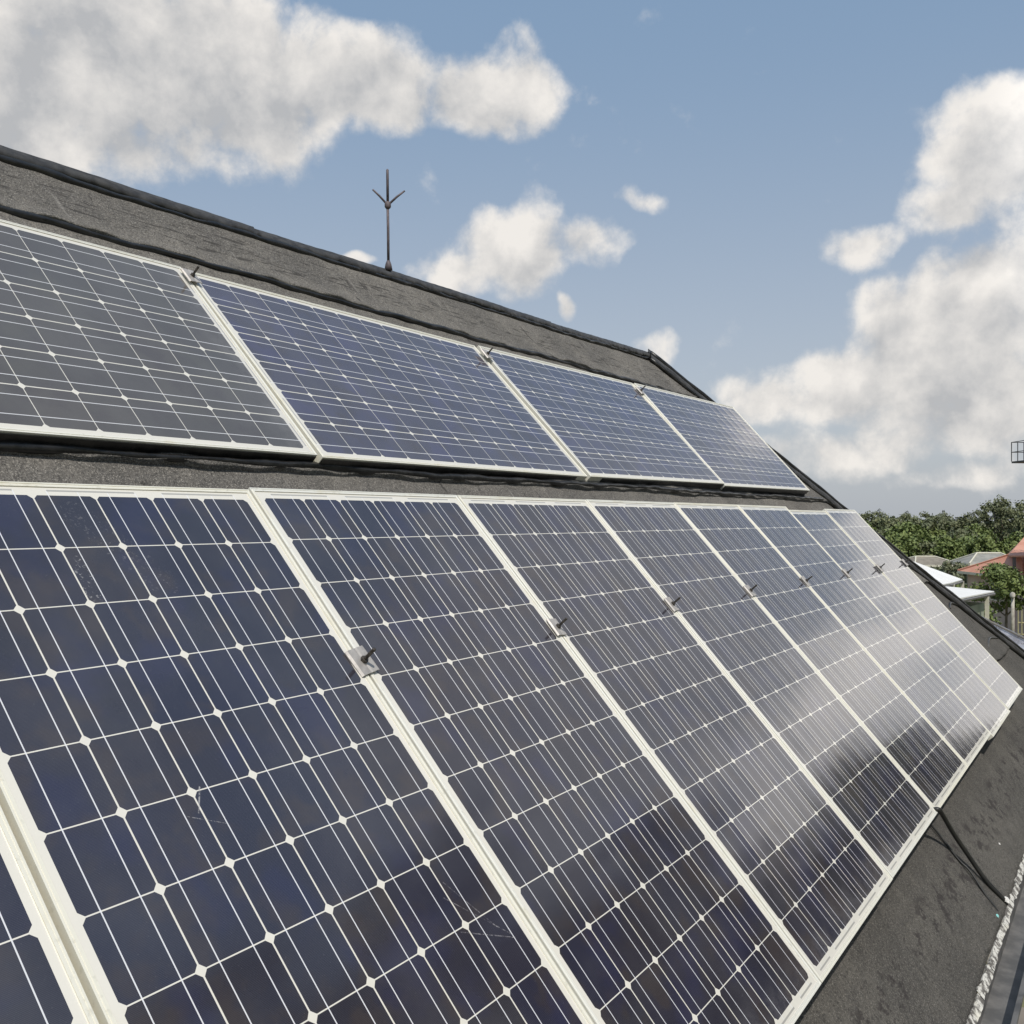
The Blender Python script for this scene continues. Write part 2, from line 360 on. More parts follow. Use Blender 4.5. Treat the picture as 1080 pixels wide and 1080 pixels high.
# roll roofing courses, each lapping over the one below with a slightly ragged lifted edge
laps = [(-1.74, -1.372, .9), (-1.43, -.215, 2.0), (-.32, .80, 3.3), (.70, 1.70, 4.1), (1.6, EV - .010, 5.2)]
def course(bm, v0, v1, ph, last):
    n = 620; rows = [0, .04, .2, .5, .8, .93, .98, 1.0]
    prev = None
    lift_max = .006 if last else .017
    for i in range(n + 1):
        f = i / n; colv = []
        for j, r in enumerate(rows):
            v = v0 + (v1 - v0) * r
            ur = hipu(v) ; u = UL + (ur - UL) * f
            if ph == .9 and j == 0: v = -1.742 - .018 * max(0, u - 1)
            if r == 1.0: v = v1 + wav(u, ph, .011 if not last else .003)
            if r == .98: v = v1 - .02 + wav(u, ph, .011)
            lift = lift_max * (r ** 4) * (1 + .55 * wav(u, ph + 1)) + .0028 * wav(u * .7 + v * 2, ph + 4)
            base = RN - .004 if j else RN + .012
            colv.append(bm.verts.new(W(u, v, base - lift)))
        # turned-down edge
        colv.append(bm.verts.new(W(u, v + .001, RN + .004)))
        if prev:
            for a, b, c, d in zip(prev, prev[1:], colv[1:], colv): bm.faces.new((a, b, c, d))
        prev = colv
bm = bmesh.new()
for k, (a, b_, ph) in enumerate(laps):
    nf = len(bm.faces); course(bm, a, b_, ph, k == len(laps) - 1)
    bm.faces.ensure_lookup_table()
    for f in bm.faces[nf:]: f.material_index = 0 if k < 3 else 1
roof = link('roof', bm, [M_roof, M_roof2], house, smooth=True)
# the other three slopes
bm = bmesh.new()
hu_r, hu_e = hipu(RV), hipu(EV)
A = Vector((UL, yr, zr)); B = Vector((hu_r, yr, zr)); Cc = Vector((hu_e, yb, ze)); Dd = Vector((UL, yb, ze)); Ee = Vector((hu_e, ye, ze)); Ff = Vector((UL, ye, ze))
dn = Vector((0, 0, -.09))
prism(bm, [A + dn, B + dn, Cc + dn, Dd + dn], Vector((0, 0, -.05)))
prism(bm, [B + dn, Ee + dn, Cc + dn], Vector((0, 0, -.05)))
link('rear_roof', bm, M_roof, house)
bm = bmesh.new()   # roof deck under the visible slope
prism(bm, [W(UL, RV + .08, RN + .03), W(hipu(RV) - .03, RV + .08, RN + .03), W(hipu(EV) - .03, EV - .01, RN + .03), W(UL, EV - .01, RN + .03)], NN * .05)
link('roof_deck', bm, M_tar_and_shade, house)
# ridge cap: a rolled strip with a rounded crown, butt joints and a ragged lower edge
def cap_strip(bm, P, side, other, wfront, wback, ph, h=.045, n=260, lip=.016):
    """P(t)-> point on the arris, side/other: unit vectors down each slope, out: up"""
    prev = None
    for i in range(n + 1):
        t = i / n; p, out = P(t); u = t * 9
        wf = wfront + wav(u * 1.3, ph, .010); k = 1 + .10 * wav(u * .8, ph + 2)
        prof = [p + side * wf + NN * 0 + (-NN) * lip * .15, p + side * (wf) - NN * lip * k, p + side * wf * .55 - NN * (lip + .012) * k, p + side * wf * .22 + out * h * .55, p + out * h * k, p + other * wback * .3 + out * h * .5, p + other * wback + out * .005]
        cur = [bm.verts.new(q) for q in prof]
        if prev:
            for a, b, c, d in zip(prev, prev[1:], cur[1:], cur): bm.faces.new((a, b, c, d))
        prev = cur
backs = Vector((0, math.cos(PITCH), -math.sin(PITCH)))
bm = bmesh.new()
joints = [-9, -4.9, -1.4, 2.22, 5.0, 6.8]
for q, (a, b_) in enumerate(zip(joints, joints[1:])):
    def P(t, a=a, b_=b_, q=q):
        u = a + (b_ - a) * t + (.04 * t)
        return W(u, -1.764 - .018 * max(0, u - 1), RN - .002) + Vector((0, 0, .007 * (t) + .003 * math.sin(u * 2.2))), Vector((0, 0, 1))
    cap_strip(bm, P, VV, backs, .060, .10, 1.1 + q, h=.016, n=240, lip=.012)
link('ridge_cap', bm, M_cap, house, smooth=True)
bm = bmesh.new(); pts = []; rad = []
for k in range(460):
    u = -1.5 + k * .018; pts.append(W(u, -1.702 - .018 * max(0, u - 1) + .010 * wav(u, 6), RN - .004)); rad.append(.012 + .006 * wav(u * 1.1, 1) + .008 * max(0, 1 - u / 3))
tube(bm, pts, rad, 8); link('ridge_shade', bm, M_tar_and_shade, house, smooth=True)  # added black tube, stands in for the shadow beneath the ridge cap
# hip cap: two parallel rolled battens following the hip down to the eave
bm = bmesh.new()
hipd = (W(hipu(EV), EV, RN) - W(hipu(RV - .08), RV - .08, RN)).normalized()
sideA = (-(Vector((1, 0, 0)) - hipd * hipd.x)).normalized()            # in towards the panels
sideA = (sideA - NN * sideA.dot(NN)).normalized()
endn = (Cc - Ee).normalized()
sideB = Vector((.55, .25, -.6)).normalized()
st, en = W(hipu(RV - .08), RV - .08, RN), W(hipu(EV), EV, RN)
def P(t): return st + (en - st) * t - NN * (.008 + .004 * math.sin(t * 40)), (Vector((.35, 0, .9))).normalized()
cap_strip(bm, P, sideA, sideB, .15, .14, 7.7, h=.05, n=320, lip=.022)
link('hip_cap', bm, M_cap, house, smooth=True)
for off, r in ((.045, .022), (.145, .016)):
    bm = bmesh.new(); pts = [st + (en - st) * (k / 60) + sideA * off - NN * (.035 if off < .1 else .018) + Vector((0, 0, .004 * math.sin(k * 1.3))) for k in range(61)]
    tube(bm, pts, r, 8); link('hip_batten', bm, M_tar_and_shade, house, smooth=True)
# short tarred laps that run from the hip across the slope
for (u0, v0, u1, v1) in ((8.98, 1.10, 9.42, 1.12), (9.02, 1.57, 9.80, 1.56), (8.4, .62, 8.95, .64), (8.05, -.22, 8.3, .02), (9.3, 2.05, 10.3, 2.04)):
    bm = bmesh.new(); tube(bm, smoothpts([W(u0, v0, RN - .005), W((u0 + u1) / 2, (v0 + v1) / 2 - .05, RN - .012), W(u1, v1, RN - .006)], 8), .012, 8)
    link('tar_seam', bm, M_tar_and_shade, house, smooth=True)
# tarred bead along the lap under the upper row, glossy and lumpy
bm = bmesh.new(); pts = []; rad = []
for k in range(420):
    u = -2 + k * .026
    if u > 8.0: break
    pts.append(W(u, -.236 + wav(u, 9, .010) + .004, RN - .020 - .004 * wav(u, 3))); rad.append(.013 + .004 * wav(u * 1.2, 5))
tube(bm, pts, rad, 8); link('lap_bead', bm, M_tar_and_shade, house, smooth=True)
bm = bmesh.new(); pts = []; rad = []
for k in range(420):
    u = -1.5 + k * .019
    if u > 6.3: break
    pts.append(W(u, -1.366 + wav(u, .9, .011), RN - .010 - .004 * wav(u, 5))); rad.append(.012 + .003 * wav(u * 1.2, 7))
tube(bm, pts, rad, 8); link('lap_bead', bm, M_tar_and_shade, house, smooth=True)  # tar bead on the top lap, also thickens its dark shadow line
# eave edge: flaking white drip edge in uneven pieces, then gutter
bm = bmesh.new(); u = UL
rr = random.Random(5)
while u < hipu(EV) - .3:
    L = rr.uniform(.25, .8); w = rr.uniform(.030, .042); n = max(3, int(L / .03)); o0 = rr.uniform(-.006, .006)
    f, bk, f2, bk2 = [], [], [], []
    for k in range(n + 1):
        q = u + (L - .008) * k / n; a = EV - .012 + o0 + wav(q * 2, 3, .006) + rr.uniform(-.003, .003); b_ = a + w + rr.uniform(-.002, .002)
        f.append(bm.verts.new(W(q, a, RN - .014 + rr.uniform(-.001, .001)))); bk.append(bm.verts.new(W(q, b_, RN - .012)))
        f2.append(bm.verts.new(W(q, a, RN + .004))); bk2.append(bm.verts.new(W(q, b_, RN + .03)))
    for k in range(n):
        bm.faces.new((f[k], f[k + 1], bk[k + 1], bk[k])); bm.faces.new((f2[k], f2[k + 1], f[k + 1], f[k])); bm.faces.new((bk[k], bk[k + 1], bk2[k + 1], bk2[k]))
    u += L
bmesh.ops.recalc_face_normals(bm, faces=bm.faces)
link('drip_edge', bm, M_drip, house)
gut = bmesh.new()
ge = W(0, EV + .045, RN + .05); prof = [(0, .01), (0, -.11), (-.10, -.12), (-.125, -.09), (-.125, -.005), (-.145, 0), (-.145, -.02)]
prev = None
for xx in (UL, hipu(EV) + .05):
    cur = [gut.verts.new((xx, ge.y + a, ge.z + b_)) for a, b_ in prof]
    if prev:
        for a, b_, c, d in zip(prev, prev[1:], cur[1:], cur): gut.faces.new((a, b_, c, d))
    prev = cur
link('gutter', gut, M_gutter, house)
# walls with windows under the eaves
wy0, wy1, wx0, wx1, wz = ye + .6, yb - .6, UL + .3, hu_e - .7, ze - .125
bm = bmesh.new(); box(bm, (wx0, wy0, 0), (wx1, wy1, wz)); link('wall', bm, M_wall, house)
bm = bmesh.new(); box(bm, (wx0 - .2, ye + .2, wz - .12), (wx1 + .45, yb - .2, wz - .06)); link('soffit', bm, M_wall, house)
for i in range(5):
    for z in (1.0, 3.6):
        x = wx0 + 2 + i * 3.6
        bm = bmesh.new(); box(bm, (x - .7, wy0 - .05, z - .08), (x + .7, wy0 - .003, z + 1.4)); fr = link('window', bm, M_frame, house)
        bm = bmesh.new(); box(bm, (x - .62, wy0 - .06, z), (x + .62, wy0 - .052, z + 1.32)); link('pane', bm, M_glassd, fr)

# ------------------------------------------------------------------ solar panels
def sweep_frame(bm):
    prof = [(.028, -.040), (0, -.040), (0, 0), (.0035, 0), (.0045, -.0014), (.0060, -.0014), (.0070, 0), (.0125, 0), (.0125, -.0030)]
    prof = prof + [(.0125, -.0034)]
    rings = []
    for (d, z) in prof:
        rings.append([bm.verts.new(q) for q in ((d, -d, z), (PW - d, -d, z), (PW - d, -PH + d, z), (d, -PH + d, z))])
    for a, b in zip(rings, rings[1:]):
        for k in range(4): bm.faces.new((a[k], a[(k + 1) % 4], b[(k + 1) % 4], b[k]))
    bmesh.ops.recalc_face_normals(bm, faces=bm.faces)
def make_panel(cellmat, mesh_from=None):
    root = empty('solar_panel')
    if mesh_from:
        for ch in mesh_from.children:
            c = ch.copy(); COL.objects.link(c); c.parent = root
            if ch.name.startswith('cell_sheet') and cellmat is not M_cells:
                c.data = ch.data.copy(); c.data.materials[0] = cellmat
        return root
    bm = bmesh.new(); sweep_frame(bm); link('frame', bm, M_frame, root)
    bm = bmesh.new(); e = .012
    vs = [bm.verts.new(p) for p in ((e, -e, -.0028), (PW - e, -e, -.0028), (PW - e, -PH + e, -.0028), (e, -PH + e, -.0028))]
    bm.faces.new(list(reversed(vs))); bmesh.ops.recalc_face_normals(bm, faces=bm.faces)
    if bm.faces[:][0].normal.z < 0: bmesh.ops.reverse_faces(bm, faces=bm.faces)
    link('cell_sheet', bm, cellmat, root)
    bm = bmesh.new(); vs = [bm.verts.new(p) for p in ((e, -e, -.0075), (PW - e, -e, -.0075), (PW - e, -PH + e, -.0075), (e, -PH + e, -.0075))]
    bm.faces.new(vs); link('backsheet', bm, M_frame, root)
    bm = bmesh.new(); box(bm, (PW / 2 - .06, -.22, -.030), (PW / 2 + .06, -.10, -.0085), bev=.003); link('junction_box', bm, M_cable, root)
    return root
RB = Matrix.Rotation(PITCH, 3, 'X')
def place(root, u, v, n, rv=(0, 0, 0), land=False):
    rot = Vector((rv[0], -rv[1], -rv[2])); ang = rot.length
    Rl = Matrix.Rotation(ang, 3, rot.normalized()) if ang > 1e-9 else Matrix.Identity(3)
    Mx = RB @ Rl
    o = W(u, v, n)
    if land:
        o = o + Mx @ Vector((0, -PW, 0)); Mx = Mx @ Matrix.Rotation(R(90), 3, 'Z')
    m4 = Mx.to_4x4(); m4.translation = o; root.matrix_world = m4
proto = None
low = [  # u shift, v, n, label
    (-.008, .004, .002, 'upright solar panel of which only a corner shows in the bottom left'),
    (-.002, .012, 0, 'big near upright solar panel with scratched cells, left of the nearest clamp plate'),
    (0, .004, 0, 'upright solar panel in the lower row between the nearest and second clamp plates'),
    (0, .004, 0, 'upright solar panel between the second and third clamps, stained yellow at its top edge'),
    (0, .002, 0, 'upright solar panel in the lower row between the third and fourth clamps'),
    (0, 0, 0, 'upright solar panel just beyond the cables, between the fourth and fifth clamps'),
    (0, 0, 0, 'upright solar panel, third from the far end of the lower row'),
    (.004, .024, .008, 'second last upright solar panel of the lower row, set slightly lower'),
    (.002, .006, .004, 'last upright solar panel at the far end of the lower row')]
for k, (du, v, n, lab) in enumerate(low):
    cm = M_cells_marked if k == 1 else M_cells
    if proto is None: proto = p = make_panel(M_cells)
    else: p = make_panel(cm, proto)
    tag(p, lab, 'solar panel', 'upright solar panels in the lower row')
    place(p, (k - 1) * 1.005 + .003 + du, v, n)
upp = [(-.423, -1.240, .104, (-.020, -.004, -.006), 'nearest sideways solar panel of the upper row, cut by the left photo edge'),
       (1.5437, -1.2391, .1117, (-.0222, -.0057, -.0103), 'sideways solar panel of the upper row below the lightning rod, with violet grey cells'),
       (3.5279, -1.2574, .1150, (-.0180, .006, -.0107), 'sideways solar panel of the upper row, second from the far end'),
       (5.4848, -1.2648, .0900, (.0013, .0152, .0029), 'last sideways solar panel at the far end of the upper row, next to the hip')]
uppers = []
for (u, v, n, rv, lab) in upp:
    p = make_panel(M_cells_brown if not uppers else M_cells_violet, proto); uppers.append(p); tag(p, lab, 'solar panel', 'sideways solar panels in the upper row'); place(p, u, v, n, rv, True)

# mounting rails under the lower row, added shade strips below the upper
def rail(u0, u1, v, n0, n1, lab):
    bm = bmesh.new(); P = [W(u0, v - .02, n0), W(u0, v + .02, n0), W(u0, v + .02, n1), W(u0, v - .02, n1)]
    prism(bm, P, Vector((u1 - u0, 0, 0))); tag(link('mounting_rail', bm, M_rail), lab, 'rail', 'rails under the solar panels')
rail(-1.1, 8.0, .30, .050, .138, 'grey metal rail under the upper half of the lower row of panels')
rail(-1.1, 8.0, 1.62, .050, .138, 'grey metal rail under the bottom half of the lower row of panels')

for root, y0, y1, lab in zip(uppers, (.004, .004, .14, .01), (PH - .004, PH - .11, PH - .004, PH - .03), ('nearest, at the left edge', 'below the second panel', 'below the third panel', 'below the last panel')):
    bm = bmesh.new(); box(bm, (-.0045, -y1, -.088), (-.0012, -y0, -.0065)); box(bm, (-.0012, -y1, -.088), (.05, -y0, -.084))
    a = link('foot_shade_strip', bm, M_tar_and_shade); a.matrix_world = root.matrix_world.copy()  # added strip, black to stand for the shaded gap below the frame
    tag(a, 'added black strip for the shade along the foot of the upper panels, ' + lab, 'rail', 'added black shade strips under the upper panels')
# clamps: bent plate over the seam, nut, long bolt sticking out
def make_clamp():
    r = empty('panel_clamp')
    bm = bmesh.new()
    xs = [(-.031, -.001), (-.026, .0035), (-.006, .0040), (0, .0025), (.006, .0040), (.026, .0035), (.031, .001)]
    a = [[bm.verts.new((x, y, z + dz)) for x, z in xs] for (y, dz) in ((.036, 0), (-.034, 0))]
    b = [[bm.verts.new((x, y, z + .003)) for x, z in xs] for (y, dz) in ((.036, 0), (-.034, 0))]
    for k in range(len(xs) - 1):
        bm.faces.new((b[0][k], b[1][k], b[1][k + 1], b[0][k + 1])); bm.faces.new((a[0][k], a[0][k + 1], a[1][k + 1], a[1][k]))
        for s in (0, 1): bm.faces.new((a[s][k], b[s][k], b[s][k + 1], a[s][k + 1]))
    for k in (0, len(xs) - 1): bm.faces.new((a[0][k], a[1][k], b[1][k], b[0][k]))
    bmesh.ops.recalc_face_normals(bm, faces=bm.faces)
    link('plate', bm, M_alu, r)
    bm = bmesh.new(); tube(bm, [(0, 0, .0045), (0, 0, .0075)], .012, 16); link('washer', bm, M_alu, r)
    bm = bmesh.new(); tube(bm, [(0, 0, .0075), (0, 0, .0145)], .0095, 6); link('nut', bm, M_bolt, r)
    bm = bmesh.new(); pts = []; rad = []
    for k in range(45): pts.append((0, 0, .0 + .052 * k / 44)); rad.append(.0040 if k % 2 else .0046)
    tube(bm, pts, rad, 10); link('bolt', bm, M_bolt, r, smooth=True)
    return r
cl0 = make_clamp()
def clamp(u, v, n, tilt, lab, scale=1, grp='bolted plates along the lower row'):
    global cl0
    if cl0.get('label') is None: r = cl0
    else:
        r = cl0.copy(); COL.objects.link(r)
        for ch in cl0.children: c = ch.copy(); COL.objects.link(c); c.parent = r
    m4 = (RB @ Matrix.Rotation(tilt[0], 3, 'X') @ Matrix.Rotation(tilt[1], 3, 'Y') @ Matrix.Rotation(tilt[2], 3, 'Z')).to_4x4()
    m4.translation = W(u, v, n); r.matrix_world = m4 @ Matrix.Scale(scale, 4)
    tag(r, lab, 'clamp', grp)
    return r
cls = [(1.005, .620, (.04, -.06, .12), 'nearest and largest grey clamp plate with a short bolt on the lower row'),
       (2.010, .626, (.0, .05, -.06), 'second clamp plate of the lower row counted from the camera'),
       (3.015, .618, (.03, .03, .05), 'third clamp of the lower row with a long dark bolt over its seam'),
       (4.02, .622, (.0, -.02, .0), 'fourth clamp of the lower row with a long dark bolt'),
       (5.025, .625, (.05, .04, .1), 'fifth clamp of the lower row counted from the camera'),
       (6.03, .622, (.0, .0, .0), 'sixth clamp of the lower row, third from the far end'),
       (7.035, .628, (.0, .0, .0), 'second last clamp of the lower row with a dark bolt'),
       (8.036, .622, (.0, .0, .0), 'last small clamp on the far outer edge of the lower row')]
for (u, v, tl, lab) in cls: clamp(u, v, -.001, tl, lab, 1.12 if u < 1.5 else 1.0)
clamp(1.540, -1.185, .103, (.0, .02, .05), 'nearest clamp of the upper row, with a dark bolt', 1, 'bolted plates along the upper row')
clamp(3.506, -1.165, .103, (.0, .02, .0), 'clamp near the top of the second seam in the upper row', 1, 'bolted plates along the upper row')
clamp(5.478, -1.185, .096, (.0, .02, .0), 'clamp near the top of the last seam in the upper row', 1, 'bolted plates along the upper row')

# lightning rod on the ridge
base = W(3.235, RV - .028, RN - .03)
lr = empty('lightning_rod', base, (0, R(-1.6), R(8))); tag(lr, 'thin rusty lightning rod with three prongs standing on the ridge of the roof', 'lightning rod')
bm = bmesh.new(); tube(bm, [(0, 0, -.02), (0, 0, .012), (0, 0, .030)], [.022, .016, .009], 14); link('base', bm, M_iron, lr, smooth=True)
bm = bmesh.new(); tube(bm, [(0, 0, 0), (.001, 0, .2), (-.001, 0, .315)], .0075, 12); link('pole', bm, M_iron, lr, smooth=True)
bm = bmesh.new(); tube(bm, [(0, 0, .310), (0, 0, .318), (0, 0, .340), (0, 0, .347)], [.012, .017, .017, .010], 14); link('collar', bm, M_iron, lr, smooth=True)
bm = bmesh.new(); tube(bm, [(0, 0, .34), (0, 0, .48), (0, 0, .517), (0, 0, .522)], [.0075, .0075, .0070, .002], 12); link('prong', bm, M_iron, lr, smooth=True)
for dx, dy, L in ((.53, -.847, 1.0), (-.53, .75, .95), (-.5, -.3, .0)):
    if L == 0: continue
    bm = bmesh.new(); tube(bm, [(0, 0, .328), (dx * .050 * L, dy * .050 * L, .375), (dx * .092 * L, dy * .092 * L, .408)], [.006, .006, .0045], 8); link('prong', bm, M_iron, lr, smooth=True)

# cables down to the eave
def cable(pts, r, lab):
    bm = bmesh.new(); tube(bm, smoothpts([W(*p) for p in pts], 8), r, 10)
    tag(link('cable', bm, M_cable, smooth=True), lab, 'cable')
cable([(4.020, 1.935, .02), (4.022, 1.950, -.010), (4.082, 1.987, .010), (4.19, 2.085, .060), (4.270, 2.215, .100), (4.318, 2.345, .128), (4.355, 2.455, .134), (4.37, 2.478, .15)], .011, 'thick black cable from the lower frame down to the white edge of the roof')
cable([(4.20, 1.90, .13), (4.24, 2.03, .133), (4.23, 2.19, .138), (4.225, 2.26, .130), (4.20, 2.37, .138), (4.19, 2.448, .140), (4.19, 2.46, .15)], .0055, 'thin black cable lying on the roofing beside the thick one')
def blob(name, u, v, n, r, mt, lab, cat, fl=.4):
    bm = bmesh.new(); bmesh.ops.create_icosphere(bm, subdivisions=3, radius=1); q = random.Random(int(u * 99))
    for w_ in bm.verts:
        k = 1 + .3 * math.sin(w_.co.x * 5 + u) * math.sin(w_.co.y * 6 + 1) + .1 * q.uniform(-1, 1); w_.co = Vector((w_.co.x * r[0] * k, w_.co.y * r[1] * k, w_.co.z * fl * r[0] * k))
    bm.transform(RB.to_4x4()); o = link(name, bm, mt, smooth=True); o.location = W(u, v, n); tag(o, lab, cat)
M_white = wear('white_sealant', (.62, .60, .56), (.75, .73, .70), 30, .6)
M_teal = wear('turquoise_scrap', (.20, .55, .52), (.35, .70, .66), 60, .4)
M_stain = wear('tar_patch', (.035, .034, .033), (.06, .058, .055), 50, .4, 0, .001)
blob('sealant_dab', 4.37, 2.472, .128, (.022, .016), M_white, 'dab of white sealant where the thick cable meets the roof edge', 'sealant')
blob('tar_patch', 4.20, 2.44, .147, (.085, .05), M_stain, 'dark shiny patch of tar where the cables go over the edge', 'tar patch', .06)
blob('plastic_scrap', 4.13, 2.462, .138, (.012, .008), M_teal, 'tiny turquoise scrap of plastic lying on the dark roofing', 'scrap')
blob('pale_chip', 4.975, 2.345, .143, (.011, .008), M_white, 'tiny pale chip lying on the roofing beyond the cables', 'chip')

# ------------------------------------------------------------------ neighbourhood
def at(x, y, d): return CP + (FW + RT * ((x - 540) / 1051.97) + UP * ((540 - y) / 1051.97)) * d
def gpos(x, d): q = at(x, 548, d); return Vector((q.x, q.y, 0))
VA = math.atan2(FW.y, FW.x)
M_white_sheet = wear('white_roof_sheet', (.74, .73, .70), (.80, .79, .76), 1.2, .45)
M_brown_roof = wear('weathered_brown_roof', (.17, .15, .12), (.25, .22, .18), 1.5, .8)
M_grey_roof = wear('weathered_grey_roof', (.21, .21, .19), (.30, .29, .26), 1.5, .8)
M_red_roof = wear('faded_red_roof', (.50, .22, .14), (.58, .29, .20), .8, .6)
M_trim = wear('pale_trim', (.55, .52, .42), (.62, .59, .50), 4, .7)
M_pink = wear('pinkish_wall', (.42, .33, .28), (.50, .40, .34), 1, .85)
M_green = wear('dull_green_wall', (.26, .29, .22), (.33, .35, .27), 1, .85)
def m_corr(t, b):
    o = oc(t); n = t.noise(t.v('MULTIPLY', o, (.3, 4, 1)), 1.5, 6, .6); n2 = t.noise(o, 3, 6, .6)
    c = t.mix(t.ramp(n, .4, .6), (.74, .72, .73), (.52, .49, .49)); c = t.mix(t.ramp(n2, .55, .66), c, (.30, .22, .18))
    t.L.new(c, b.inputs['Base Color']); b.inputs['Roughness'].default_value = .6
M_corr = mat('worn_corrugated_sheet', m_corr)

def house_b(name, lab, pos, rot, L, D, hw, hr, ov, mroof, mwall, hip=True, run=None, winn=3):
    h = empty(name, pos, (0, 0, rot)); tag(h, lab, 'house')
    bm = bmesh.new(); box(bm, (-L / 2, -D / 2, 0), (L / 2, D / 2, hw)); link('wall', bm, mwall, h)
    l, d = L / 2 + ov, D / 2 + ov; run = (d if hip else 0) if run is None else run
    bm = bmesh.new(); t = .12
    for dz in (0, -t):
        pass
    e = [Vector(p) for p in ((-l, -d, hw), (l, -d, hw), (l, d, hw), (-l, d, hw))]; r0, r1 = Vector((-l + run, 0, hw + hr)), Vector((l - run, 0, hw + hr))
    v = [bm.verts.new(p) for p in e] + [bm.verts.new(r0), bm.verts.new(r1)]; w = [bm.verts.new(p - Vector((0, 0, t))) for p in e]
    bm.faces.new((v[0], v[1], v[5], v[4])); bm.faces.new((v[2], v[3], v[4], v[5])); bm.faces.new((v[1], v[2], v[5])); bm.faces.new((v[3], v[0], v[4]))
    for i in range(4): bm.faces.new((v[i], v[(i + 1) % 4], w[(i + 1) % 4], w[i]))
    bm.faces.new(w); bmesh.ops.recalc_face_normals(bm, faces=bm.faces)
    rf = link('roof', bm, mroof, h)
    bm = bmesh.new()
    if hip:
        for a, b_ in ((e[0], r0), (e[1], r1), (e[2], r1), (e[3], r0), (r0, r1)): tube(bm, [a + Vector((0, 0, .03)), b_ + Vector((0, 0, .03))], .07, 6)
    else: tube(bm, [r0, r1], .08, 6)
    link('ridge_trim', bm, M_trim if mroof is not M_red_roof else M_red_roof, rf)
    bm = bmesh.new()
    for i in range(4):
        a, b_ = e[i], e[(i + 1) % 4]; q = Vector((0, 0, -.06)); n_ = Vector((b_.y - a.y, -(b_.x - a.x), 0)).normalized() * .03
        prism(bm, [a + n_ - Vector((0, 0, .16)), b_ + n_ - Vector((0, 0, .16)), b_ + n_ + Vector((0, 0, .01)), a + n_ + Vector((0, 0, .01))], n_ * .8)
    link('eave_board', bm, M_trim, rf)
    for i in range(winn):
        x = -L / 2 + L * (i + .5) / winn
        for s in (-1, 1):
            bm = bmesh.new(); y0, y1 = sorted((s * (D / 2 + .01), s * (D / 2 + .05))); box(bm, (x - .6, y0, hw - 1.7), (x + .6, y1, hw - .6)); f = link('window', bm, M_trim, h)
            bm = bmesh.new(); y0, y1 = sorted((s * (D / 2 + .052), s * (D / 2 + .06))); box(bm, (x - .5, y0, hw - 1.6), (x + .5, y1, hw - .7)); link('pane', bm, M_glassd, f)
    for s in (-1, 1):
        bm = bmesh.new(); x0, x1 = sorted((s * (L / 2 + .01), s * (L / 2 + .05))); box(bm, (x0, -.6, hw - 1.7), (x1, .6, hw - .6)); f = link('window', bm, M_trim, h)
        bm = bmesh.new(); x0, x1 = sorted((s * (L / 2 + .052), s * (L / 2 + .06))); box(bm, (x0, -.5, hw - 1.6), (x1, .5, hw - .7)); link('pane', bm, M_glassd, f)
    return h
rt_ang = math.atan2(RT.y, RT.x)
house_b('house', 'low brown hip-roofed house with pale roof edges before the trees', gpos(976, 88), rt_ang + .12, 3.6, 3.6, 3.45, .62, .35, M_brown_roof, M_green, run=1.25, winn=2)
house_b('house', 'small pale box-shaped house half hidden behind the hip, beside the brown hip roof', gpos(957, 96), rt_ang, 2.2, 2.4, 4.0, .10, .05, M_white_sheet, M_wall, run=.6, winn=1)
house_b('house', 'grey hip-roofed house between the brown roof and the big red roof', gpos(1043, 79), rt_ang - .1, 3.6, 3.4, 3.95, .75, .4, M_grey_roof, M_wall, run=1.3, winn=2)
hr_ = house_b('house', 'large house with faded red stepped roof behind the bushy tree', gpos(1151, 64), rt_ang + .05, 12.6, 7.0, 3.9, 1.45, .45, M_red_roof, M_pink, run=2.1, winn=5)
# higher second roof on posts at the right of the red one
hr_.rotation_euler = (0, 0, rt_ang + .05); hm = (Matrix.Translation(hr_.location) @ Matrix.Rotation(rt_ang + .05, 4, 'Z')).inverted()
q4 = [hm @ at(1063.5, 585.8, 59), hm @ at(1200, 586.5, 57), hm @ at(1190, 560, 63), hm @ at(1080, 566.5, 63.5)]
bm = bmesh.new(); prism(bm, q4, Vector((0, 0, -.1)))
q5 = [q4[3], hm @ at(1063.8, 583.5, 67), q4[0]]; prism(bm, [p_ + Vector((0, 0, -.004)) for p_ in q5], Vector((0, 0, -.09)))
link('upper_roof', bm, M_red_roof, hr_)
for k in range(3):
    p_ = q4[0].lerp(q4[1], .06 + .3 * k); bm = bmesh.new(); box(bm, (p_.x - .07, p_.y + .1, 0), (p_.x + .07, p_.y + .24, p_.z - .06)); link('porch_post', bm, M_iron, hr_)

def shed(lab, corners, posts, wallmat, wz=None):
    c0 = sum(corners, Vector()) / len(corners); o = empty('shed', (c0.x, c0.y, 0)); tag(o, lab, 'shed')
    off = Vector((c0.x, c0.y, 0))
    bm = bmesh.new(); prism(bm, [c - off for c in corners], Vector((0, 0, -.05))); link('roof', bm, M_white_sheet, o)
    bm = bmesh.new()
    for i in range(len(corners)):
        a, b_ = corners[i] - off, corners[(i + 1) % len(corners)] - off
        tube(bm, [a + Vector((0, 0, -.13)), b_ + Vector((0, 0, -.13))], .07, 6)
    link('roof_beam', bm, M_gutter, o)
    for c in posts:
        c = c - off; bm = bmesh.new(); box(bm, (c.x - .08, c.y - .08, 0), (c.x + .08, c.y + .08, c.z - .1)); link('post', bm, M_trim, o)
    cc = [(c - off) * .82 for c in corners]; z = min(c.z for c in corners) - .45
    bm = bmesh.new(); prism(bm, [Vector((c.x, c.y, 0)) for c in cc], Vector((0, 0, z))); link('wall', bm, wallmat, o)
sa = [at(925, 578, 56), at(1015, 611, 54), at(1005, 614, 49.5), at(990, 617, 47.5), at(930, 606, 47)]
